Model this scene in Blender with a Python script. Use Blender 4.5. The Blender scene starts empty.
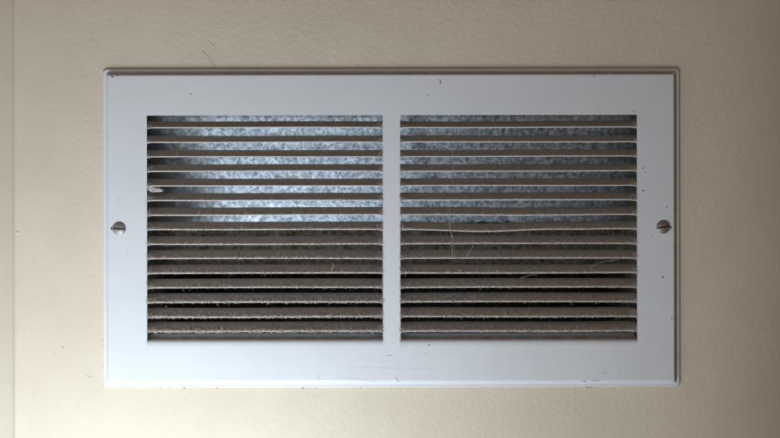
import bpy, bmesh, math, random
from mathutils import Vector, Matrix

S = 0.0006            # one unit of the drawing = 0.6 mm
DIST = 850            # camera distance from the face of the grille, in those units
random.seed(7)
sc = bpy.context.scene
COL = sc.collection

# ------------------------------------------------------------------ camera
cam_d = bpy.data.cameras.new('camera')
cam = bpy.data.objects.new('camera', cam_d)
COL.objects.link(cam)
cam.location = (0, -DIST * S, 0)
cam.rotation_euler = (math.radians(90), math.radians(0.1), 0)
cam_d.sensor_width = 36
cam_d.lens = 36 * DIST / 780
cam_d.clip_start = 0.01
cam_d.clip_end = 50
cam_d.dof.use_dof = True
cam_d.dof.focus_distance = DIST * S
cam_d.dof.aperture_fstop = 11
sc.camera = cam

# ------------------------------------------------------------------ ambient room light
w = bpy.data.worlds.new('World')
sc.world = w
w.use_nodes = True
wb = w.node_tree.nodes['Background']
wb.inputs[0].default_value = (1.0, 0.77, 0.61, 1)
wb.inputs[1].default_value = 0.17

# ------------------------------------------------------------------ lamp: cool light from low on the left
ld = bpy.data.lights.new('window_light', 'AREA')
ld.shape = 'RECTANGLE'
ld.size = 0.13
ld.size_y = 0.13
ld.energy = 1.68
ld.color = (0.84, 0.93, 1.0)
lamp = bpy.data.objects.new('window_light', ld)
COL.objects.link(lamp)
lamp.location = (-0.13, -0.27, -0.31)
lamp.rotation_euler = (Vector((-0.27, 0, 0.05)) - lamp.location).to_track_quat('-Z', 'Y').to_euler()

# ------------------------------------------------------------------ exposure
sc.view_settings.view_transform = 'Standard'
sc.view_settings.look = 'None'
sc.view_settings.gamma = 1
sc.view_settings.exposure = 0
sc.render.engine = 'CYCLES'


def X(px): return (px - 390) * S
def Z(py): return (219 - py) * S

# ------------------------------------------------------------------ helpers
def link(name, me, mat, parent=None, label=None, cat=None, kind=None, group=None):
    o = bpy.data.objects.new(name, me)
    COL.objects.link(o)
    if mat is not None and len(me.materials) == 0:
        me.materials.append(mat)
    if parent: o.parent = parent
    if label: o['label'] = label
    if cat: o['category'] = cat
    if kind: o['kind'] = kind
    if group: o['group'] = group
    return o

def mesh_of(name, V, F, smooth=False):
    me = bpy.data.meshes.new(name)
    me.from_pydata([tuple(v) for v in V], [], F)
    if smooth: me.polygons.foreach_set('use_smooth', [True] * len(me.polygons))
    me.update()
    return me

def fix(me):
    bm = bmesh.new(); bm.from_mesh(me)
    bmesh.ops.recalc_face_normals(bm, faces=bm.faces)
    bm.to_mesh(me); bm.free()
    return me

def empty(name, loc, label, cat, group=None):
    o = bpy.data.objects.new(name, None)
    COL.objects.link(o)
    o.location = loc
    o['label'] = label; o['category'] = cat
    if group: o['group'] = group
    o.empty_display_size = 0.01
    return o


class N:
    """small node builder"""
    def __init__(s, name):
        s.m = bpy.data.materials.new(name)
        s.m.use_nodes = True
        s.t = s.m.node_tree
        s.b = s.t.nodes['Principled BSDF']
        s.pos = s.t.nodes.new('ShaderNodeNewGeometry')
    def n(s, kind, **kw):
        nd = s.t.nodes.new(kind)
        for k, v in kw.items():
            if k.startswith('i_'):
                nd.inputs[k[2:].replace('_', ' ')].default_value = v
            else: setattr(nd, k, v)
        return nd
    def l(s, a, b): s.t.links.new(a, b)
    def mapped(s, scale, obj=True):
        m = s.n('ShaderNodeMapping')
        m.inputs['Scale'].default_value = scale
        tc = s.n('ShaderNodeTexCoord')
        s.l(tc.outputs['Object'], m.inputs[0])
        return m.outputs[0]
    def noise(s, scale, detail=3, rough=0.5, vec=None, dist=0.0):
        n = s.n('ShaderNodeTexNoise')
        n.inputs['Scale'].default_value = scale
        n.inputs['Detail'].default_value = detail
        n.inputs['Roughness'].default_value = rough
        n.inputs['Distortion'].default_value = dist
        s.l(vec if vec is not None else s.pos.outputs['Position'], n.inputs['Vector'])
        return n.outputs['Fac']
    def ramp(s, val, pts):
        r = s.n('ShaderNodeValToRGB')
        while len(r.color_ramp.elements) < len(pts): r.color_ramp.elements.new(0.5)
        for e, (p, c) in zip(r.color_ramp.elements, pts):
            e.position = p
            e.color = c if isinstance(c, tuple) else (c, c, c, 1)
        s.l(val, r.inputs[0])
        return r.outputs[0]
    def rng(s, val, a, b, c=0.0, d=1.0):
        r = s.n('ShaderNodeMapRange')
        s.l(val, r.inputs[0])
        for i, v in enumerate((a, b, c, d)): r.inputs[i + 1].default_value = v
        return r.outputs[0]
    def math(s, op, a, b=None):
        m = s.n('ShaderNodeMath', operation=op)
        for i, v in enumerate((a, b)):
            if v is None: continue
            if isinstance(v, (int, float)): m.inputs[i].default_value = v
            else: s.l(v, m.inputs[i])
        return m.outputs[0]
    def mix(s, fac, a, b):
        m = s.n('ShaderNodeMix', data_type='RGBA')
        if isinstance(fac, (int, float)): m.inputs[0].default_value = fac
        else: s.l(fac, m.inputs[0])
        for i, v in ((6, a), (7, b)):
            if isinstance(v, tuple): m.inputs[i].default_value = v
            else: s.l(v, m.inputs[i])
        return m.outputs[2]
    def axis(s, i, what='Position'):
        x = s.n('ShaderNodeSeparateXYZ')
        s.l(s.pos.outputs[what], x.inputs[0])
        return x.outputs[i]
    def bump(s, h, strength, dist):
        b = s.n('ShaderNodeBump')
        b.inputs['Strength'].default_value = strength
        b.inputs['Distance'].default_value = dist
        s.l(h, b.inputs['Height'])
        s.l(b.outputs[0], s.b.inputs['Normal'])
    def set(s, **kw):
        for k, v in kw.items():
            inp = s.b.inputs[k.replace('_', ' ')]
            if isinstance(v, (int, float, tuple)): inp.default_value = v
            else: s.l(v, inp)

# ------------------------------------------------------------------ materials
def wall_paint():
    m = N('cream_wall_paint')
    x = m.axis(0)
    roll = m.noise(300, 3, 0.6, dist=0.4)
    fine = m.noise(760, 2, 0.5)
    sv = m.mapped((1400, 1, 28))
    streak = m.noise(1.0, 3, 0.6, sv)
    bx = m.math('ADD', m.rng(x, X(640), X(740)), m.rng(x, X(70), X(15)))
    bx = m.math('MINIMUM', bx, 1.0)
    h1 = m.math('ADD', m.math('MULTIPLY', roll, m.rng(bx, 0, 1, 1.0, 0.35)), m.math('MULTIPLY', fine, 0.22))
    h1 = m.math('MULTIPLY', h1, m.math('MULTIPLY', m.rng(m.noise(16, 3, 0.6), 0.35, 0.65, 0.8, 1.15), m.rng(m.math('ADD', x, m.axis(2)), -0.25, 0.05, 0.45, 1.15)))
    h = m.math('ADD', h1, m.math('MULTIPLY', m.math('MULTIPLY', streak, 0.30), bx))
    m.bump(h, 0.5, 0.0006)
    tone = m.noise(22, 4, 0.6)
    c = m.mix(m.rng(tone, 0.35, 0.65), (0.69, 0.626, 0.520, 1), (0.725, 0.664, 0.557, 1))
    # faint greyish scuffs
    sc1 = m.rng(m.noise(60, 5, 0.7), 0.64, 0.74, 0, 0.25)
    c = m.mix(sc1, c, (0.55, 0.47, 0.36, 1))
    m.set(Base_Color=c, Roughness=0.55)
    return m.m

def plate_paint():
    m = N('white_enamel')
    tone = m.noise(30, 4, 0.6)
    c = m.mix(m.rng(tone, 0.3, 0.7), (0.71, 0.759, 0.83, 1), (0.745, 0.79, 0.855, 1))
    # brown shade painted on faces turned up and right, with ledge dust
    nz = m.axis(2, 'Normal')
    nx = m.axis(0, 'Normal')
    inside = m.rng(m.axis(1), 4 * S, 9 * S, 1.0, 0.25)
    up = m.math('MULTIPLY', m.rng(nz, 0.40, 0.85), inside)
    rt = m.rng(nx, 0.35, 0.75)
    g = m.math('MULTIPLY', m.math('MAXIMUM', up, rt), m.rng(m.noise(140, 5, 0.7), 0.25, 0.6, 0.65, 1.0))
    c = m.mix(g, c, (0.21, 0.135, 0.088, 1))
    sp = m.rng(m.noise(900, 3, 0.6), 0.70, 0.78, 0, 0.35)
    c = m.mix(sp, c, (0.5, 0.46, 0.42, 1))
    m.bump(m.math('ADD', m.noise(45, 2, 0.5), m.math('MULTIPLY', m.noise(1100, 2, 0.5), 0.03)), 0.22, 0.0009)
    m.set(Base_Color=c, Roughness=m.rng(m.noise(90, 4, 0.6), 0.3, 0.7, 0.30, 0.42), Specular_IOR_Level=0.5)
    return m.m

def slat_paint():
    m = N('dusty_enamel')
    nz = m.axis(2, 'Normal')
    z = m.axis(2)
    up = m.rng(nz, 0.22, 0.42)
    n1 = m.noise(420, 5, 0.7)
    n2 = m.noise(1500, 4, 0.7)
    dust = m.mix(m.rng(n1, 0.3, 0.7), (0.28, 0.24, 0.21, 1), (0.40, 0.35, 0.31, 1))
    dust = m.mix(m.rng(n2, 0.5, 0.68, 0, 0.75), dust, (0.44, 0.39, 0.35, 1))
    low = m.rng(z, Z(190), Z(310), 0, 0.85)          # the lint lies thicker and paler on the lower slats
    dust = m.mix(m.math('MULTIPLY', low, m.rng(n1, 0.38, 0.6, 0.15, 1)), dust, (0.66, 0.59, 0.545, 1))
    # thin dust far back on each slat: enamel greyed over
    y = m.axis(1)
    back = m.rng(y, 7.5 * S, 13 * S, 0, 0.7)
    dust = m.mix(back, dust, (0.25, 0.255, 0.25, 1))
    cl = m.mix(m.rng(n1, 0.45, 0.7, 0, 0.35), (0.80, 0.80, 0.82, 1), (0.55, 0.50, 0.47, 1))
    c = m.mix(up, cl, dust)
    m.bump(m.math('ADD', m.math('MULTIPLY', n1, 0.6), n2), 0.6, 0.0004)
    m.set(Base_Color=c, Roughness=m.rng(up, 0, 1, 0.4, 0.9))
    return m.m

def galvanized():
    m = N('galvanized_steel')
    v = m.n('ShaderNodeTexVoronoi'); v.inputs['Scale'].default_value = 650
    m.l(m.pos.outputs['Position'], v.inputs['Vector'])
    n = m.noise(900, 6, 0.8)
    n3 = m.noise(120, 4, 0.6)
    nb = m.noise(300, 4, 0.65, dist=0.8)
    mixv = m.math('ADD', m.math('MULTIPLY', nb, 0.55), m.math('ADD', m.math('MULTIPLY', n, 0.40), m.math('MULTIPLY', v.outputs['Distance'], 0.06)))
    c = m.ramp(mixv, [(0.37, (0.15, 0.17, 0.19, 1)), (0.46, (0.31, 0.37, 0.44, 1)), (0.53, (0.56, 0.64, 0.74, 1)), (0.58, (0.80, 0.89, 0.99, 1))])
    c = m.mix(m.rng(n3, 0.60, 0.72, 0, 0.55), c, (0.30, 0.25, 0.20, 1))
    # shade and stain painted into the left end, grime over the right end
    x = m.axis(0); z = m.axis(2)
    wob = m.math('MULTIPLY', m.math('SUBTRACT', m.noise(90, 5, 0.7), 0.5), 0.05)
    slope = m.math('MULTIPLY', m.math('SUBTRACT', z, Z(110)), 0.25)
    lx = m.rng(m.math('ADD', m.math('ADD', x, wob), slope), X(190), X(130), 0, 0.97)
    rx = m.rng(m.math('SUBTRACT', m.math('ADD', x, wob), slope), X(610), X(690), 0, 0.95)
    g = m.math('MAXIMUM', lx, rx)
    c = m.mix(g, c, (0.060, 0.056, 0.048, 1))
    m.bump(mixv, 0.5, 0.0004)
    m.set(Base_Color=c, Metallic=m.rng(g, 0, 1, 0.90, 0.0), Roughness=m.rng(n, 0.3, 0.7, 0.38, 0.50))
    return m.m

def simple(name, col, rough=0.8, metal=0.0, var=0.3, scale=600, bump=0.0):
    m = N(name)
    n = m.noise(scale, 4, 0.65)
    lo = tuple(c * (1 - var) for c in col) + (1,)
    hi = tuple(min(1, c * (1 + var)) for c in col) + (1,)
    m.set(Base_Color=m.mix(m.rng(n, 0.3, 0.7), lo, hi), Roughness=rough, Metallic=metal)
    if bump: m.bump(n, 0.6, bump)
    return m.m

M_wall = wall_paint()
M_plate = plate_paint()
M_slat = slat_paint()
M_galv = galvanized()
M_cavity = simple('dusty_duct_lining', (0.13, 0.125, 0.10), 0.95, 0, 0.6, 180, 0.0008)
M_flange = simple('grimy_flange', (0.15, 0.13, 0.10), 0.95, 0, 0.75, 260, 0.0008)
M_dirt = simple('tan_debris', (0.17, 0.135, 0.095), 0.95, 0, 0.6, 500, 0.0004)
M_lint = simple('grey_lint', (0.48, 0.445, 0.42), 0.95, 0, 0.5, 1100)
M_fluff = simple('pale_fluff', (0.74, 0.71, 0.69), 0.95, 0, 0.2, 900)
M_mark = simple('dark_mark', (0.19, 0.165, 0.15), 0.8, 0, 0.3, 900)
M_scratch = simple('grey_scratch', (0.58, 0.60, 0.64), 0.6, 0, 0.3, 900)
M_rust = simple('rusty_mark', (0.26, 0.17, 0.12), 0.9, 0, 0.4, 900)

def screw_metal(name, col, rough, dirt):
    m = N(name)
    n = m.noise(1500, 4, 0.7)
    c = m.mix(m.rng(n, 0.45, 0.7, 0, dirt), col, (0.16, 0.12, 0.09, 1))
    m.set(Base_Color=c, Metallic=0.95, Roughness=m.rng(n, 0.3, 0.7, rough, rough + 0.2))
    m.bump(n, 0.25, 0.0002)
    return m.m
M_grime = simple('slot_grime', (0.13, 0.115, 0.10), 0.85, 0, 0.5, 1500)
M_tick = simple('grey_tick', (0.42, 0.43, 0.47), 0.6, 0, 0.3, 900)
M_scuff = simple('wall_scuff', (0.47, 0.41, 0.33), 0.8, 0, 0.3, 900)
M_screw1 = screw_metal('nickel_screw', (0.46, 0.47, 0.48, 1), 0.50, 0.8)
M_screw2 = screw_metal('tarnished_screw', (0.38, 0.365, 0.33, 1), 0.46, 0.9)

# ------------------------------------------------------------------ the wall
PLATE_D = 7.0        # the face of the plate is at y = 0, the wall at y = PLATE_D
WY = PLATE_D
HOLE = (138, 108, 646, 352)       # hole in the wall behind the grille

def build_wall():
    # columns: (px, depth) from the corner on the left to the rounded corner on the right
    xl = 12.0
    cols = []
    r = 4.0
    for k in range(7):                       # caulk fillet in the inside corner
        a = math.pi / 2 * k / 6
        cols.append((xl - 1 + r - r * math.sin(math.pi / 2 - a), WY - r + r * math.sin(a)))
    cols += [(p, WY) for p in (30, 80, HOLE[0], 250, 390, 520, HOLE[2], 680, 712)]
    R = 300.0
    for k in range(1, 15):
        a = math.pi / 2 * k / 14
        cols.append((712 + R * math.sin(a), WY + R - R * math.cos(a)))
    cols.append((712 + R, WY + R + 500))
    rows = [-1100, -500, HOLE[1], 219, HOLE[3], 800, 1500]
    V, F = [], []
    for ry in rows:
        for (px, d) in cols: V.append((X(px), d * S, Z(ry)))
    nc = len(cols)
    il, ir = [i for i, c in enumerate(cols) if c[0] == HOLE[0]][0], [i for i, c in enumerate(cols) if c[0] == HOLE[2]][0]
    for j in range(len(rows) - 1):
        for i in range(nc - 1):
            if il <= i < ir and HOLE[1] <= rows[j] < HOLE[3]: continue
            a = j * nc + i
            F.append((a, a + nc, a + nc + 1, a + 1))
    # plasterboard thickness round the hole
    def q(a, b):
        n = len(V)
        for p in (a, b): V.append((X(p[0]), WY * S, Z(p[1])))
        for p in (b, a): V.append((X(p[0]), (WY + 22) * S, Z(p[1])))
        F.append((n, n + 1, n + 2, n + 3))
    x0, y0, x1, y1 = HOLE
    q((x0, y0), (x1, y0)); q((x1, y0), (x1, y1)); q((x1, y1), (x0, y1)); q((x0, y1), (x0, y0))
    me = mesh_of('wall', V, F)
    for p in me.polygons:
        p.use_smooth = True
    me.set_sharp_from_angle(angle=math.radians(40))
    o = link('wall', me, M_wall, kind='structure')
    # the wall that meets it on the left
    V, F = [], []
    xs = (11.0, 11.0)
    for (px, d) in ((11.0, WY - 4), (-34.0, WY - 52), (-34.0, -500), (-150, -500)):
        for ry in (-1100, 1500): V.append((X(px), d * S, Z(ry)))
    F = [(0, 1, 3, 2), (2, 3, 5, 4), (4, 5, 7, 6)]
    link('side_wall', fix(mesh_of('side_wall', V, F)), M_wall, kind='structure')
    return o
wall = build_wall()

# marks on the wall: crack above the plate, specks
def ribbon(pts, width, thick, y0):
    """raised or dark thin mark following pts (px), front at y0-thick"""
    V, F = [], []
    n = len(pts)
    for i, p in enumerate(pts):
        a = pts[max(0, i - 1)]; b = pts[min(n - 1, i + 1)]
        dx, dy = b[0] - a[0], b[1] - a[1]
        L = math.hypot(dx, dy) or 1
        wd = width * (0.25 + 0.75 * math.sin(math.pi * (i + 0.35) / (n - 0.3))) * random.uniform(0.7, 1.2) / 2
        nx, ny = -dy / L * wd, dx / L * wd
        V.append((X(p[0] + nx), y0 * S, Z(p[1] + ny)))
        V.append((X(p[0]), (y0 - thick) * S, Z(p[1])))
        V.append((X(p[0] - nx), y0 * S, Z(p[1] - ny)))
    for i in range(n - 1):
        a = i * 3
        F += [(a, a + 1, a + 4, a + 3), (a + 1, a + 2, a + 5, a + 4)]
    return fix(mesh_of('mark', V, F, True))

def blob(cx, cy, rx, ry, thick, y0, seg=9, rot=0):
    V, F = [(X(cx), (y0 - thick) * S, Z(cy))], []
    for i in range(seg):
        a = 2 * math.pi * i / seg
        k = random.uniform(0.7, 1.2)
        u, v = rx * k * math.cos(a), ry * k * math.sin(a)
        V.append((X(cx + u * math.cos(rot) - v * math.sin(rot)), y0 * S, Z(cy + u * math.sin(rot) + v * math.cos(rot))))
    for i in range(seg): F.append((0, 1 + i, 1 + (i + 1) % seg))
    return fix(mesh_of('speck', V, F, True))

def wall_ribbon(name, pts, wd, th, mat): link(name, ribbon(pts, wd, th, WY - 0.05), mat, wall)
def wall_blob(name, *a, mat=M_scuff, th=0.2, rot=0): link(name, blob(*a, th, WY - 0.05, rot=rot), mat, wall)
wall_ribbon('crack', [(204.5, 54.2), (207, 57.5), (209, 60.5), (211, 63), (213, 66.5)], 0.4, 0.1, M_scuff)
wall_ribbon('paint_ridge', [(201, 50), (204, 52.4), (207.5, 55.8), (209.6, 59), (211.8, 62), (213.9, 66)], 1.5, 0.6, M_wall)
wall_ribbon('scuff', [(108.8, 17), (108.3, 19.5), (107.8, 22)], 0.8, 0.2, M_scuff)
wall_ribbon('scuff', [(59.2, 346), (59.6, 348), (59.9, 349)], 1.3, 0.3, M_scuff)
wall_ribbon('scuff', [(83, 376), (86, 377), (89, 378.5)], 0.6, 0.25, M_scuff)
wall_ribbon('scuff', [(49.5, 354.5), (51.5, 354), (53, 353.5)], 0.6, 0.2, M_scuff)
wall_blob('speck', 90.6, 38.2, 0.9, 0.9)
wall_blob('speck', 697, 202, 0.8, 0.8)
wall_blob('speck', 753, 349.5, 0.9, 0.8)
wall_blob('speck', 29.5, 393, 0.6, 0.9)
wall_blob('paint_lump', 14.2, 232.2, 2.0, 1.6, mat=M_wall, th=1.6)
wall_blob('speck', 13.6, 230.6, 1.2, 0.7)
wall_ribbon('paint_ridge', [(207, 39), (209, 41), (211, 43.5), (213, 45)], 1.4, 0.5, M_wall)
for i in range(26):        # dirt and chipped caulk along the lower and left edge of the plate
    if i < 17: p = (random.uniform(104, 640), 388.9 + random.uniform(-0.2, 0.5))
    else: p = (100.6 + random.uniform(-0.3, 0.2), random.uniform(330, 387))
    r = random.uniform(0.3, 0.75)
    wall_blob('speck', p[0], p[1], r * random.uniform(1, 1.8), r * 0.8, mat=random.choice([M_mark, M_rust, M_dirt]), th=0.4)

# ------------------------------------------------------------------ the grille
grille = empty('return_air_grille', (0, 0, Z(388)),
               'white metal return air grille with dusty slats screwed to the cream wall', 'air vent')
GZ = Z(388)
PX0, PY0, PX1, PY1 = 101.2, 67.6, 681.3, 388.4       # outline of the plate
OP = [(147.0, 382.8), (400.3, 637.0)]                # the two openings in x
OY0, OY1 = 115.2, 347.0
def rect_ring(inset, rad, seg=8):
    x0, y0, x1, y1 = PX0 + inset, PY0 + inset, PX1 - inset, PY1 - inset
    pts = []
    for (cx, cy, a0) in ((x1 - rad, y0 + rad, -90), (x1 - rad, y1 - rad, 0), (x0 + rad, y1 - rad, 90), (x0 + rad, y0 + rad, 180)):
        for k in range(seg + 1):
            a = math.radians(a0 + 90 * k / seg)
            pts.append((cx + rad * math.cos(a), cy + rad * math.sin(a)))
    # points along the straight sides too, so that the sheet is evenly divided
    out = []
    for i, p in enumerate(pts):
        q = pts[(i + 1) % len(pts)]
        out.append(p)
        L = math.hypot(q[0] - p[0], q[1] - p[1])
        if L > 100:
            k = 44 if L > 400 else 24
            out += [(p[0] + (q[0] - p[0]) * j / k, p[1] + (q[1] - p[1]) * j / k) for j in range(1, k)]
    return out

SCREWS = [(119.2, 227.6), (663.6, 227.0)]
def build_plate():
    bm = bmesh.new()
    def vert(px, py, d): return bm.verts.new((X(px), d * S, Z(py) - GZ))
    # profile from the wall inwards: (inset, depth, corner radius)
    prof = [(0.9, PLATE_D - 0.1, 4.2), (0.25, PLATE_D - 0.4, 4.6), (0.0, PLATE_D - 0.9, 4.8), (0.15, PLATE_D - 1.6, 4.6),
            (0.6, PLATE_D - 2.1, 4.2), (1.3, PLATE_D - 2.35, 3.8), (2.0, PLATE_D - 2.15, 3.4), (2.5, PLATE_D - 1.95, 3.1),
            (3.1, PLATE_D - 2.1, 2.8), (4.2, PLATE_D - 3.1, 2.6), (5.4, PLATE_D - 4.7, 2.5), (6.5, 0.85, 2.5), (7.1, 0.3, 2.5), (7.7, 0.06, 2.5), (8.3, 0.0, 2.5), (9.2, 0.0, 2.4)]
    rings = [[vert(px, py, d) for px, py in rect_ring(ins, rad)] for ins, d, rad in prof]
    for a, b in zip(rings, rings[1:]):
        n = len(a)
        for i in range(n):
            f = bm.faces.new((a[i], a[(i + 1) % n], b[(i + 1) % n], b[i])); f.smooth = True
    edges = []
    def loop_edges(vs):
        es = []
        for i in range(len(vs)):
            a, b = vs[i], vs[(i + 1) % len(vs)]
            e = bm.edges.get((a, b)) or bm.edges.new((a, b))
            es.append(e)
        return es
    edges += loop_edges(rings[-1])
    # openings
    for (x0, x1) in OP:
        r = 0.8
        xs = [x0 + (x1 - x0) * k / 24 for k in range(25)]
        top = [vert(x, OY0, 0) for x in xs]
        bot = [vert(x, OY1, 0) for x in xs]
        ys = [OY0 + (OY1 - OY0) * k / 16 for k in range(1, 16)]
        right = [vert(x1, y, 0) for y in ys]
        left = [vert(x0, y, 0) for y in ys]
        loop = top + right + bot[::-1] + left[::-1]
        edges += loop_edges(loop)
        # returned sides
        def strip(vs, fn, smooth=True):
            prev = vs
            for fstep in fn:
                cur = [bm.verts.new(Vector(v.co) + Vector((fstep[0] * S, fstep[1] * S, fstep[2] * S))) for v in vs]
                for i in range(len(vs) - 1):
                    f = bm.faces.new((prev[i], prev[i + 1], cur[i + 1], cur[i])); f.smooth = smooth
                prev = cur
        strip(top, [(0, 0.25, 0.15), (0, 1.1, 0.25), (0, 1.12, 3.0)])
        R_ = [top[-1]] + right + [bot[-1]]
        L_ = [top[0]] + left + [bot[0]]
        strip(R_, [(0.15, 0.25, 0), (0.25, 1.2, 0), (3, 1.25, 0)])
        strip(L_, [(-0.15, 0.25, 0), (-0.25, 1.2, 0), (-3, 1.25, 0)])
        # lower edge rolls inwards and runs back and up, like one more slat
        roll = [(0, 0.04, 1.5), (0, 0.22, 3.2), (0, 0.7, 4.8), (0, 1.5, 6.2), (0, 2.8, 7.6), (0, 4.8, 9.0), (0, 7.5, 10.3), (0, 10.5, 11.4), (0, 14, 12.4), (0, 14, 11.6)]
        strip(bot, roll)
    # dimples round the screws
    for (cx, cy) in SCREWS:
        prev = None
        ringsd = []
        for (r, d) in ((7.2, 0.0), (6.9, 0.12), (6.6, 0.5), (6.3, 1.0), (4.4, 1.5), (3.0, 1.8)):
            ringsd.append([vert(cx + r * math.cos(2 * math.pi * k / 28), cy + r * math.sin(2 * math.pi * k / 28), d) for k in range(28)])
        edges += loop_edges(ringsd[0])
        for a, b in zip(ringsd, ringsd[1:]):
            for i in range(28):
                f = bm.faces.new((a[i], a[(i + 1) % 28], b[(i + 1) % 28], b[i])); f.smooth = True
    # flat face: constrained Delaunay fill between the outline, the openings and the screw dimples
    from mathutils.geometry import delaunay_2d_cdt
    fv = []
    for e in edges:
        for v in e.verts:
            if v not in fv: fv.append(v)
    idx = {v: i for i, v in enumerate(fv)}
    pts = [Vector((v.co.x / S, v.co.z / S)) for v in fv]
    ed = [(idx[e.verts[0]], idx[e.verts[1]]) for e in edges]
    gz = GZ / S
    for gx in range(118, 670, 14):
        for gy in range(84, 380, 14):
            if any(x0 - 6 < gx < x1 + 6 and OY0 - 6 < gy < OY1 + 6 for x0, x1 in OP): continue
            if any(math.hypot(gx - cx, gy - cy) < 13 for cx, cy in SCREWS): continue
            pts.append(Vector((gx - 390, 219 - gy - gz)))
    vo, eo, fo, ov, oe, of = delaunay_2d_cdt(pts, ed, [], 1, 1e-4)
    nv = []
    for i, p in enumerate(vo):
        src = [k for k in ov[i] if k < len(fv)]
        nv.append(fv[src[0]] if src else bm.verts.new((p.x * S, 0, p.y * S)))
    for f in fo:
        cx_ = sum(vo[i].x for i in f) / 3 + 390; cy_ = 219 - gz - sum(vo[i].y for i in f) / 3
        if any(x0 < cx_ < x1 and OY0 < cy_ < OY1 for x0, x1 in OP): continue
        if any(math.hypot(cx_ - a_, cy_ - b_) < 8.5 for a_, b_ in SCREWS): continue
        try: bm.faces.new([nv[i] for i in f])
        except ValueError: pass
    bmesh.ops.recalc_face_normals(bm, faces=bm.faces)
    me = bpy.data.meshes.new('face_plate')
    bm.to_mesh(me); bm.free()
    return me
link('face_plate', build_plate(), M_plate, grille)

# slats ------------------------------------------------------------
ROWS = [127.9 + 14.57 * k for k in range(15)]
# section: (depth, rise) - lip, then a blade running back and up
SEC_TOP = [(0.0, 0.25), (-0.12, 0.55), (-0.1, 1.05), (0.3, 1.55), (1.3, 2.5), (3.0, 4.0), (5.2, 5.3), (8.0, 6.5), (11.5, 7.6), (15.5, 8.5)]
SEC_BOT = [(15.6, 7.7), (11.6, 6.8), (8.2, 5.6), (5.6, 4.4), (3.5, 3.0), (1.9, 1.6), (0.9, 0.6), (0.5, 0.15)]
SEC = SEC_TOP + SEC_BOT
def slat_z(panel, row, t, rnd):
    """drop of the slat (px down) at t in 0..1"""
    d = rnd[0] * math.sin(math.pi * t) + rnd[1] * math.sin(2 * math.pi * t) + rnd[2] * (t - 0.5)
    if panel == 1 and row == 7:                     # the bent one
        d += 2.1 * math.exp(-((t - 0.36) / 0.19) ** 2) + 0.5 * math.exp(-((t - 0.75) / 0.1) ** 2)
    if panel == 1 and row == 6: d += 0.6 * math.exp(-((t - 0.5) / 0.2) ** 2)
    return d
SL = {}
def build_slat(panel, row):
    x0, x1 = OP[panel]
    rnd = (random.uniform(-0.35, 0.35), random.uniform(-0.2, 0.2), random.uniform(-0.3, 0.3))
    if panel == 0: rnd = (rnd[0], rnd[1], rnd[2] + 0.1)
    SL[(panel, row)] = rnd
    n = 34
    V, F = [], []
    ts = []
    for k in range(n + 1):
        u = k / n
        ts.append(0.5 - 0.5 * math.cos(math.pi * u) if True else u)
    m = len(SEC)
    for t in ts:
        x = x0 - 0.6 + (x1 - x0 + 1.2) * t
        e = min(t, 1 - t) * (x1 - x0)                # distance from the end
        tw = math.exp(-(e / 3.2) ** 1.5)
        dz = slat_z(panel, row, t, rnd)
        for i, (d, r) in enumerate(SEC):
            dd = d * (1 - 0.45 * tw)
            rr = r - (1.0 * tw if r < 2 and d < 2 else 0.9 * tw * (1 - d / 16))
            V.append((X(x), (0.55 + dd) * S, Z(ROWS[row] + dz) + rr * S - GZ))
    for k in range(n):
        for i in range(m):
            a, b = k * m + i, k * m + (i + 1) % m
            F.append((a, b, b + m, a + m))
    F.append(tuple(range(m))[::-1]); F.append(tuple(n * m + i for i in range(m)))
    me = mesh_of('slat', V, F, True)
    me = fix(me)
    me.set_sharp_from_angle(angle=math.radians(50))
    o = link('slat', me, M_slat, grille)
    if panel == 1 and row == 7: o['label'] = 'slat bent down near its middle'
for p in (0, 1):
    for r in range(15): build_slat(p, r)

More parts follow.
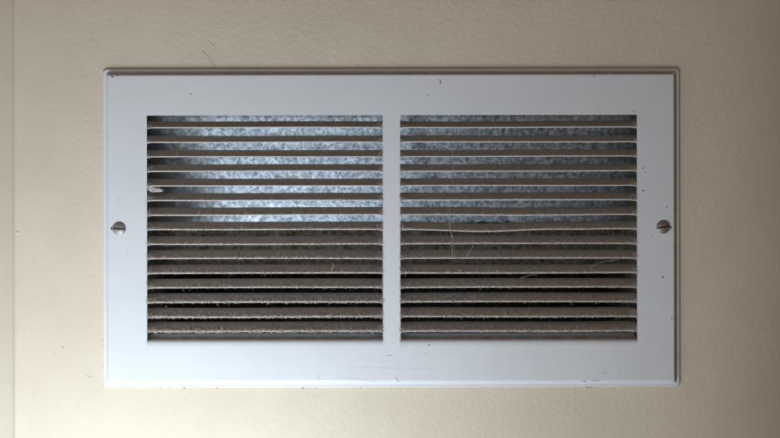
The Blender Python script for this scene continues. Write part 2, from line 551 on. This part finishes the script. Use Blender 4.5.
# screws -----------------------------------------------------------
def build_screw(cx, cy, R, rot, mat, label, hgt):
    w_, dep = 0.85, 2.4
    us = [-R + (R - w_) * (1 - math.cos(math.pi / 2 * k / 9)) for k in range(10)]
    us = [-R * math.cos(math.pi / 2 * k / 12) for k in range(12)]
    us = [u for u in us if u < -w_ - 0.1]
    rowsu = [(u, 0) for u in us] + [(-w_, 0), (-w_ + 0.15, 1), (w_ - 0.15, 1), (w_, 0)] + [(-u, 0) for u in us[::-1]]
    V, F = [], []
    m = 20
    def dome(r): 
        q = min(1, r / R)
        return hgt * (0.30 + 0.70 * (1 - q ** 2.6)) if q < 0.999 else 0.0
    for (u, cut) in rowsu:
        L = math.sqrt(max(0.0, R * R - u * u))
        for k in range(m + 1):
            v = L * math.sin(math.pi / 2 * (2 * k / m - 1)) if L > 0 else 0
            d = 0.2 - dome(math.hypot(u, v))
            if cut: d = 0.2 - hgt + dep
            a = math.radians(rot)
            px = cx + v * math.cos(a) - u * math.sin(a)
            py = cy + v * math.sin(a) + u * math.cos(a)
            V.append((X(px), d * S, Z(py) - GZ))
    for j in range(len(rowsu) - 1):
        for k in range(m):
            a = j * (m + 1) + k
            F.append((a, a + 1, a + m + 2, a + m + 1))
    # rim going down into the dimple
    me = mesh_of('screw', V, F, True)
    bm = bmesh.new(); bm.from_mesh(me)
    bmesh.ops.remove_doubles(bm, verts=bm.verts, dist=0.02 * S)
    be = [e for e in bm.edges if e.is_boundary]
    ex = bmesh.ops.extrude_edge_only(bm, edges=be)
    for v in ex['geom']:
        if isinstance(v, bmesh.types.BMVert): v.co.y += 1.6 * S
    bmesh.ops.recalc_face_normals(bm, faces=bm.faces)
    for f in bm.faces: f.smooth = True
    bm.to_mesh(me); bm.free()
    me.set_sharp_from_angle(angle=math.radians(38))
    o = link('screw', me, mat, grille)
    me.materials.append(M_grime)
    for p in me.polygons:
        c = p.center
        a = math.radians(rot)
        dx, dy = c.x / S + 390 - cx, 219 - (c.z + GZ) / S - cy
        if abs(-dx * math.sin(a) + dy * math.cos(a)) < w_ - 0.1: p.material_index = 1
    o['label'] = label
build_screw(119.0, 228.2, 6.4, 5, M_screw1, 'bright slotted screw', 2.9)
build_screw(663.2, 227.6, 6.6, -9, M_screw2, 'tarnished slotted screw', 2.9)

# chips, specks and scratches on the plate ------------------------------
def pb(name, cx, cy, rx, ry, mat=M_mark, rot=0, th=0.12):
    me = blob(cx, cy, rx, ry, th, -0.03, rot=rot)
    o = link(name, me, mat, grille); o.location.z = -GZ
def pr(name, pts, wd, mat=M_scratch, th=0.1):
    o = link(name, ribbon(pts, wd, th, -0.03), mat, grille); o.location.z = -GZ
pb('chip', 191, 93.8, 0.9, 0.7); pb('chip', 187, 91, 0.8, 0.4, M_scratch)
pb('chip', 428.3, 95.6, 0.9, 0.8, M_rust)
pr('chip', [(438.6, 79.4), (440, 79.8), (440.9, 81.2), (440.6, 83.4), (440.2, 85)], 1.0, M_mark); pb('chip', 662.6, 277.5, 1.3, 0.9, M_rust, 0.5); pb('chip', 671, 320, 0.9, 0.6, M_rust); pb('chip', 524, 78.8, 0.7, 0.5, M_scratch); pb('chip', 594, 76.6, 0.8, 0.8, M_rust); pb('chip', 634, 111.5, 1.0, 0.6, M_rust)
pb('chip', 643, 168.5, 1.1, 0.8, M_rust); pb('chip', 643.5, 191, 1.8, 0.7, M_mark, -0.3); pb('chip', 667, 207.3, 0.8, 0.7)
pb('chip', 645.5, 173, 0.6, 0.5, M_rust); pb('chip', 652, 236, 0.7, 0.4, M_rust)
pb('chip', 672, 317.8, 0.9, 0.6, M_rust); pb('chip', 674.3, 362.3, 1.0, 0.7, M_rust)
pb('chip', 112.7, 76.2, 1.8, 1.0, M_rust, 0.1, 0.3); pb('chip', 117, 75.4, 1.2, 0.7, M_rust)
pb('chip', 428.8, 345.2, 1.4, 0.5, M_rust); pb('chip', 424, 353, 0.5, 0.6, M_rust)
pb('chip', 228, 367, 0.6, 0.5, M_scratch); pb('chip', 166, 306, 0.5, 0.4, M_scratch)
pr('scratch', [(318, 374), (318.3, 377), (318, 380)], 0.9, M_tick)
pr('scratch', [(386, 355.6), (389, 355.4), (392, 355.3)], 0.7, M_tick)
pr('scratch', [(394.6, 376), (396, 378.5), (398.5, 382)], 0.9, M_tick)
pr('scratch', [(335, 377), (350, 378), (365, 380), (376, 381.5)], 0.6)
pr('scratch', [(348, 367), (360, 367.3), (375, 367.5), (388, 367.4)], 0.3)
pr('scratch', [(378, 368), (395, 368.4), (420, 369), (438, 369.5)], 0.3)
pr('scratch', [(602, 372), (605, 373.2), (607.5, 374)], 0.8, M_tick)
pr('scratch', [(590.5, 380.5), (594, 381), (599.5, 380.6)], 0.9, M_tick)
pr('scratch', [(582, 381.8), (584, 381.6), (586, 382)], 0.7, M_tick)
pr('scratch', [(632, 371), (636, 374), (639, 377.5)], 0.5)
pr('scratch', [(118, 194), (119, 199), (120.5, 205)], 0.5)
pr('scratch', [(124, 243), (126, 250), (128, 256)], 0.5)

# lint on the slats ------------------------------------------------------
LV, LF = [], []
def lump(x, d, z, r):
    """small uneven octahedron, coordinates in drawing units (x px, depth, z px down)"""
    n = len(LV)
    for (a, b, c) in ((1, 0, 0), (-1, 0, 0), (0, 1, 0), (0, -1, 0), (0, 0, 1), (0, 0, -1)):
        k = r * random.uniform(0.6, 1.3)
        LV.append((X(x + a * k * 1.3), (d + b * k * 0.8) * S, Z(z + c * k) - GZ))
    for f in ((0, 2, 4), (2, 1, 4), (1, 3, 4), (3, 0, 4), (2, 0, 5), (1, 2, 5), (3, 1, 5), (0, 3, 5)):
        LF.append(tuple(n + i for i in f))
def fibre(x, d, z, L, r, up=0.2, out=0.5, store=None, bend=1.0, seg=4):
    V_, F_ = store if store else (LV, LF)
    a = random.uniform(0, 2 * math.pi)
    dx, dz, dd = math.cos(a), math.sin(a) - up, -abs(random.gauss(out, 0.4))
    q = math.sqrt(dx * dx + dz * dz + dd * dd)
    dirv = Vector((dx, dd, dz)) / q
    p = Vector((x, d, z))
    base = len(V_)
    for k in range(seg + 1):
        rr = r * (1 - 0.6 * k / seg)
        for j in range(3):
            b = 2 * math.pi * j / 3
            V_.append((X(p.x + rr * math.cos(b)), (p.y + rr * math.sin(b) * 0.7) * S, Z(p.z + rr * math.sin(b)) - GZ))
        p = p + dirv * (L / seg)
        dirv = (dirv + Vector([random.gauss(0, 0.6 * bend) for _ in range(3)])).normalized()
    for k in range(seg):
        for j in range(3):
            a0, a1 = base + k * 3 + j, base + k * 3 + (j + 1) % 3
            F_.append((a0, a1, a1 + 3, a0 + 3))
def top_at(s):
    """point on the upper face of a slat, s 0..1 from lip to back: depth, rise"""
    f = 2 + s * (len(SEC_TOP) - 3)
    i = min(int(f), len(SEC_TOP) - 2); u = f - i
    a, b = SEC_TOP[i], SEC_TOP[i + 1]
    return a[0] + (b[0] - a[0]) * u + 0.55, a[1] + (b[1] - a[1]) * u
for (p, r), rnd in SL.items():
    x0, x1 = OP[p]
    k = max(0.0, (r - 4.5) / 10.0) ** 0.8 * random.uniform(0.85, 1.15)                    # more lint on the lower slats
    if p == 1: k *= 0.9
    W = x1 - x0
    nl = int(90 + 5600 * k ** 1.2)
    for _ in range(nl):                              # crust along the lip
        t = random.random()
        cl = 0.5 + 0.5 * math.sin(t * 37 + r * 5 + p * 3 + 2.5 * math.sin(t * 91 + r * 2) + 1.2 * math.sin(t * 223 + r))
        if random.random() > 0.25 + 0.75 * cl: continue
        z = ROWS[r] + slat_z(p, r, t, rnd)
        s = abs(random.gauss(0, 0.10 + 0.08 * k))
        d, h = top_at(min(s, 1))
        lump(x0 + W * t, d - 0.1, z - h + random.uniform(-0.5, 0.85) * (0.4 + 1.5 * k) * (1 if s < 0.05 else 0.2), random.uniform(0.18, 0.38) + 0.55 * k * random.random() * (0.35 + 0.65 * cl))
    for _ in range(int(120 + 4200 * k)):               # crumbs on the blade
        t = random.random(); z = ROWS[r] + slat_z(p, r, t, rnd)
        s = abs(random.gauss(0.1, 0.33))
        if s > 1: continue
        d, h = top_at(s)
        lump(x0 + W * t, d, z - h, random.uniform(0.14, 0.32) + 0.28 * k * random.random() ** 2)
    for _ in range(int(20 + 1300 * k)):                # fibres along the lip and blade
        t = random.random(); z = ROWS[r] + slat_z(p, r, t, rnd)
        s = abs(random.gauss(0, 0.2)); s = min(s, 1)
        d, h = top_at(s)
        fibre(x0 + W * t, d, z - h, random.uniform(0.8, 2.2) + (random.uniform(1, 4.5) if random.random() < 0.14 else 0), random.uniform(0.08, 0.17), up=0.3 if random.random() < 0.7 else -0.8)
    for _ in range(int(9 * k + random.random())):     # matted clumps
        tc = random.random(); wd = random.uniform(1.2, 5); sc_ = random.choice([0.0, 0.0, 0.15, 0.35])
        for _ in range(int(22 * wd)):
            t = tc + random.gauss(0, wd * 0.5) / W
            if not 0 < t < 1: continue
            s = min(1, abs(sc_ + random.gauss(0, 0.08)))
            d, h = top_at(s); z = ROWS[r] + slat_z(p, r, t, rnd) - h
            if random.random() < 0.7: lump(x0 + W * t, d - random.uniform(0, 0.7), z + random.gauss(0, 0.45), random.uniform(0.18, 0.5))
            else: fibre(x0 + W * t, d, z, random.uniform(1, 2.6), random.uniform(0.07, 0.13), up=random.uniform(-0.5, 0.5), bend=1.4)
    for e in (0, 1):                                 # tufts where the slats meet the plate
        for _ in range(int(26 + 110 * k)):
            x = (x0 + abs(random.gauss(0, 2.2))) if e == 0 else (x1 - abs(random.gauss(0, 2.2)))
            s = random.uniform(0, 0.6); d, h = top_at(s)
            z = ROWS[r] - h + random.uniform(-0.5, 1.5)
            fibre(x, d * 0.6, z, random.uniform(1, 3), 0.12)
            lump(x, d * 0.7, z, random.uniform(0.2, 0.5))
for _ in range(420):       # dust specks on the lower part of the middle bar
    y = 175 + 168 * random.random() ** 0.7
    lump(random.uniform(383.5, 399.6), 0.02, y, random.uniform(0.10, 0.2))
# fuzz along the edges of the middle bar and of the openings
for (xe, sgn, y0_, y1_, num) in ((382.8, -1, 150, 342, 1100), (400.3, 1, 150, 342, 1100), (147, 1, 180, 340, 420), (637, -1, 180, 340, 300)):
    for _ in range(num):
        y = y0_ + (y1_ - y0_) * random.random() ** 0.8
        ph = (y - 127.9) / 14.57 % 1
        if random.random() > 0.25 + 0.75 * math.exp(-((ph - 0.75) / 0.25) ** 2): continue
        x = xe + sgn * random.uniform(-1.0, 0.6)
        lump(x, random.uniform(-0.15, 0.6), y, random.uniform(0.15, 0.4))
        if random.random() < 0.5: fibre(x, 0.0, y, random.uniform(0.8, 2.2), 0.10, up=0)
o = link('lint', mesh_of('lint', LV, LF, False), M_lint, grille, kind='stuff')

# ------------------------------------------------------------------ the duct behind
duct = empty('air_duct', (0, 110 * S, Z(360)), 'speckled galvanized steel air duct seen between the slats', 'air duct')
DZ, DY = Z(360), 110 * S
def duct_mesh(name, V, F, mat, smooth=False, label=None):
    me = fix(mesh_of(name, [(v[0], v[1] - DY, v[2] - DZ) for v in V], F, smooth))
    o = link(name, me, mat, duct)
    if label: o['label'] = label
    return o
def app(px, py, d):      # a place seen at px, py through the openings, at depth d
    k = (DIST + d) / DIST
    return ((px - 390) * k * S, d * S, (219 - py) * k * S)
# sloping galvanized sheet with a slightly ragged, bent lower edge
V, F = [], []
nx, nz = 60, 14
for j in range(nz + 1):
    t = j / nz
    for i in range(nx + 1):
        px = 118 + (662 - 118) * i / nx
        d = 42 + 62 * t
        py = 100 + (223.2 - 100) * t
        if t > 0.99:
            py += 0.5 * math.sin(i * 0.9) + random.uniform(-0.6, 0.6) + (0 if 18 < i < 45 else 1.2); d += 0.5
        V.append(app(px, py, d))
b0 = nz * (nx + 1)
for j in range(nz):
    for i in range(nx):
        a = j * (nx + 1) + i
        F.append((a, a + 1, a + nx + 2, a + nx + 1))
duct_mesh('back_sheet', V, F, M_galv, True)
# hem of the sheet and crumbs of debris hanging along it
V, F = [], []
for i in range(121):
    px = 118 + 544 * i / 120
    z0 = 223.6
    z1 = 268 + 3 * math.sin(i * 0.31) + random.uniform(-2.0, 2.0)
    V.append(app(px, z0, 105)); V.append(app(px, (z0 + z1) / 2, 106.5 + random.uniform(-1, 1))); V.append(app(px, z1, 110 + random.uniform(-1, 1)))
for i in range(120):
    a = i * 3
    F += [(a, a + 1, a + 4, a + 3), (a + 1, a + 2, a + 5, a + 4)]
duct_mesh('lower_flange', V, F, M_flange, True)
DV, DF = [], []
sv = (LV, LF); LV, LF = DV, DF
for _ in range(2200):
    px = random.uniform(150, 635); py = 225 + abs(random.gauss(0, 14)); 
    if py > 275 or math.sin(px * 0.13) + math.sin(px * 0.31 + 1) < random.uniform(-2.2, 0.6): continue
    lump(390 + (px - 390) * 1.12, 100 + random.uniform(-1, 1), 219 + (py - 219) * 1.12, random.uniform(0.4, 1.7) * (1 if random.random() < 0.8 else 1.6))
LV, LF = sv
me = mesh_of('debris', [(v[0], v[1] - DY, v[2] + GZ - DZ) for v in DV], DF)
link('debris', me, M_dirt, duct, kind='stuff')
# sides, ceiling, bottom and far back of the cavity
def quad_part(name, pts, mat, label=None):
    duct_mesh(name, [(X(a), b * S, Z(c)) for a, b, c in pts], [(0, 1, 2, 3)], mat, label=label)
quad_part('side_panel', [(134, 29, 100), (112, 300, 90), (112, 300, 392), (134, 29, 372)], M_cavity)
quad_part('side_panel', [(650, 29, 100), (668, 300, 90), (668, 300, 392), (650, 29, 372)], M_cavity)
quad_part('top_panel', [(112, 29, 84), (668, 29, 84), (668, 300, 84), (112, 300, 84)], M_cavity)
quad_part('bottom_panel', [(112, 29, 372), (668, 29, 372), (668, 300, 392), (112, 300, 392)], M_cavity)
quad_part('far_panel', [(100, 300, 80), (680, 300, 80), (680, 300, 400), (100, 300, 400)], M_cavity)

# ------------------------------------------------------------------ loose things caught on the grille
def tube_path(name, pts, r, mat, label, cat):
    """pts: (px, py, depth) in the drawing; a fine thread"""
    V, F = [], []
    P = []
    for i in range(len(pts) - 1):
        p0 = Vector(pts[max(0, i - 1)]); p1 = Vector(pts[i]); p2 = Vector(pts[i + 1]); p3 = Vector(pts[min(len(pts) - 1, i + 2)])
        for k in range(6):
            t = k / 6
            P.append(0.5 * ((2 * p1) + (p2 - p0) * t + (2 * p0 - 5 * p1 + 4 * p2 - p3) * t * t + (3 * p1 - p0 - 3 * p2 + p3) * t ** 3))
    P.append(Vector(pts[-1]))
    o0 = Vector(pts[0])
    for i, p in enumerate(P):
        rr = r * (1 if 0 < i < len(P) - 1 else 0.3) * random.uniform(0.5, 1.5)
        for j in range(4):
            b = math.pi / 2 * j
            V.append(((p.x - o0.x + rr * math.cos(b)) * S, (p.z - o0.z + 0.3 * rr * math.sin(b)) * S, -(p.y - o0.y + rr * math.sin(b) + 0.35 * rr * math.cos(b)) * S))
    for i in range(len(P) - 1):
        for j in range(4):
            a, b = i * 4 + j, i * 4 + (j + 1) % 4
            F.append((a, b, b + 4, a + 4))
    o = link(name, fix(mesh_of(name, V, F, True)), mat, None, label, cat)
    o.location = (X(o0.x), o0.z * S, Z(o0.y))
    return o
tube_path('cobweb_thread', [(452.5, 150, 0), (453, 172, -0.5), (452.5, 190, -0.6), (450.5, 205, -0.8), (449.2, 218, -0.8), (451, 232, -0.8), (453.5, 246, -0.8), (455, 257.5, -0.3)], 0.13, M_lint,
          'long pale cobweb thread hanging down across slats right of the middle bar', 'cobweb')
tube_path('cobweb_thread', [(450, 219, -0.5), (449.5, 228, -1), (452.3, 238, -1), (451.5, 248, -0.8), (453.5, 259, -0.4)], 0.2, M_lint,
          'short thick cobweb strand doubled beside the foot of the long thread', 'cobweb')
tube_path('hair', [(465.5, 258.3, -0.2), (468, 254, -0.6), (471, 249, -0.8), (474, 245, -0.6)], 0.2, M_lint,
          'short pale hair slanting between two slats just right of the cobweb thread', 'hair')
tube_path('hair', [(590, 268.5, 2), (596, 264.5, 0.2), (602, 262.3, -0.4), (611, 260.8, -0.5), (618, 259.5, -0.2), (625, 255, 1)], 0.17, M_lint,
          'curved pale hair lying over a slat near the right end of the grille', 'hair')
tube_path('hair', [(332, 262.5, 0), (333.5, 265.5, -0.8), (331.8, 269, -0.8), (330.5, 272.5, -0.2)], 0.3, M_lint,
          'tiny curled hair on a slat left of the middle bar', 'hair')
tube_path('hair', [(520, 278.5, -0.2), (526, 276.5, -0.7), (532, 275, -0.7), (537, 275.5, -0.3)], 0.16, M_lint,
          'thin pale hair lying almost level on a slat in the right half of the grille', 'hair')
# pale fluff caught at the left end of the fifth gap
FV, FF = [], []
sv = (LV, LF); LV, LF = FV, FF
for _ in range(800):
    t = random.random()
    x = 148 + 13 * t + random.gauss(0, 0.8)
    y = 187.8 + 3.6 * t * 0.7 + random.gauss(0, 1.2) * (1.3 - t)
    y = min(max(y, 186.6), 193)
    if random.random() < 0.55: lump(x, 2.5 + random.uniform(-1.5, 1.5), y, random.uniform(0.25, 0.6))
    else: fibre(x, 2 + random.uniform(-1, 1), y, random.uniform(1.2, 3.2), 0.12, up=0)
LV, LF = sv
org = (X(154), 2.5 * S, Z(192))
me = mesh_of('fluff', [(v[0] - org[0], v[1] - org[1], v[2] + GZ - org[2]) for v in FV], FF)
o = link('fluff', me, M_fluff, None, 'pale tuft of fluff caught between slats at the left edge of the grille', 'fluff')
o.location = org
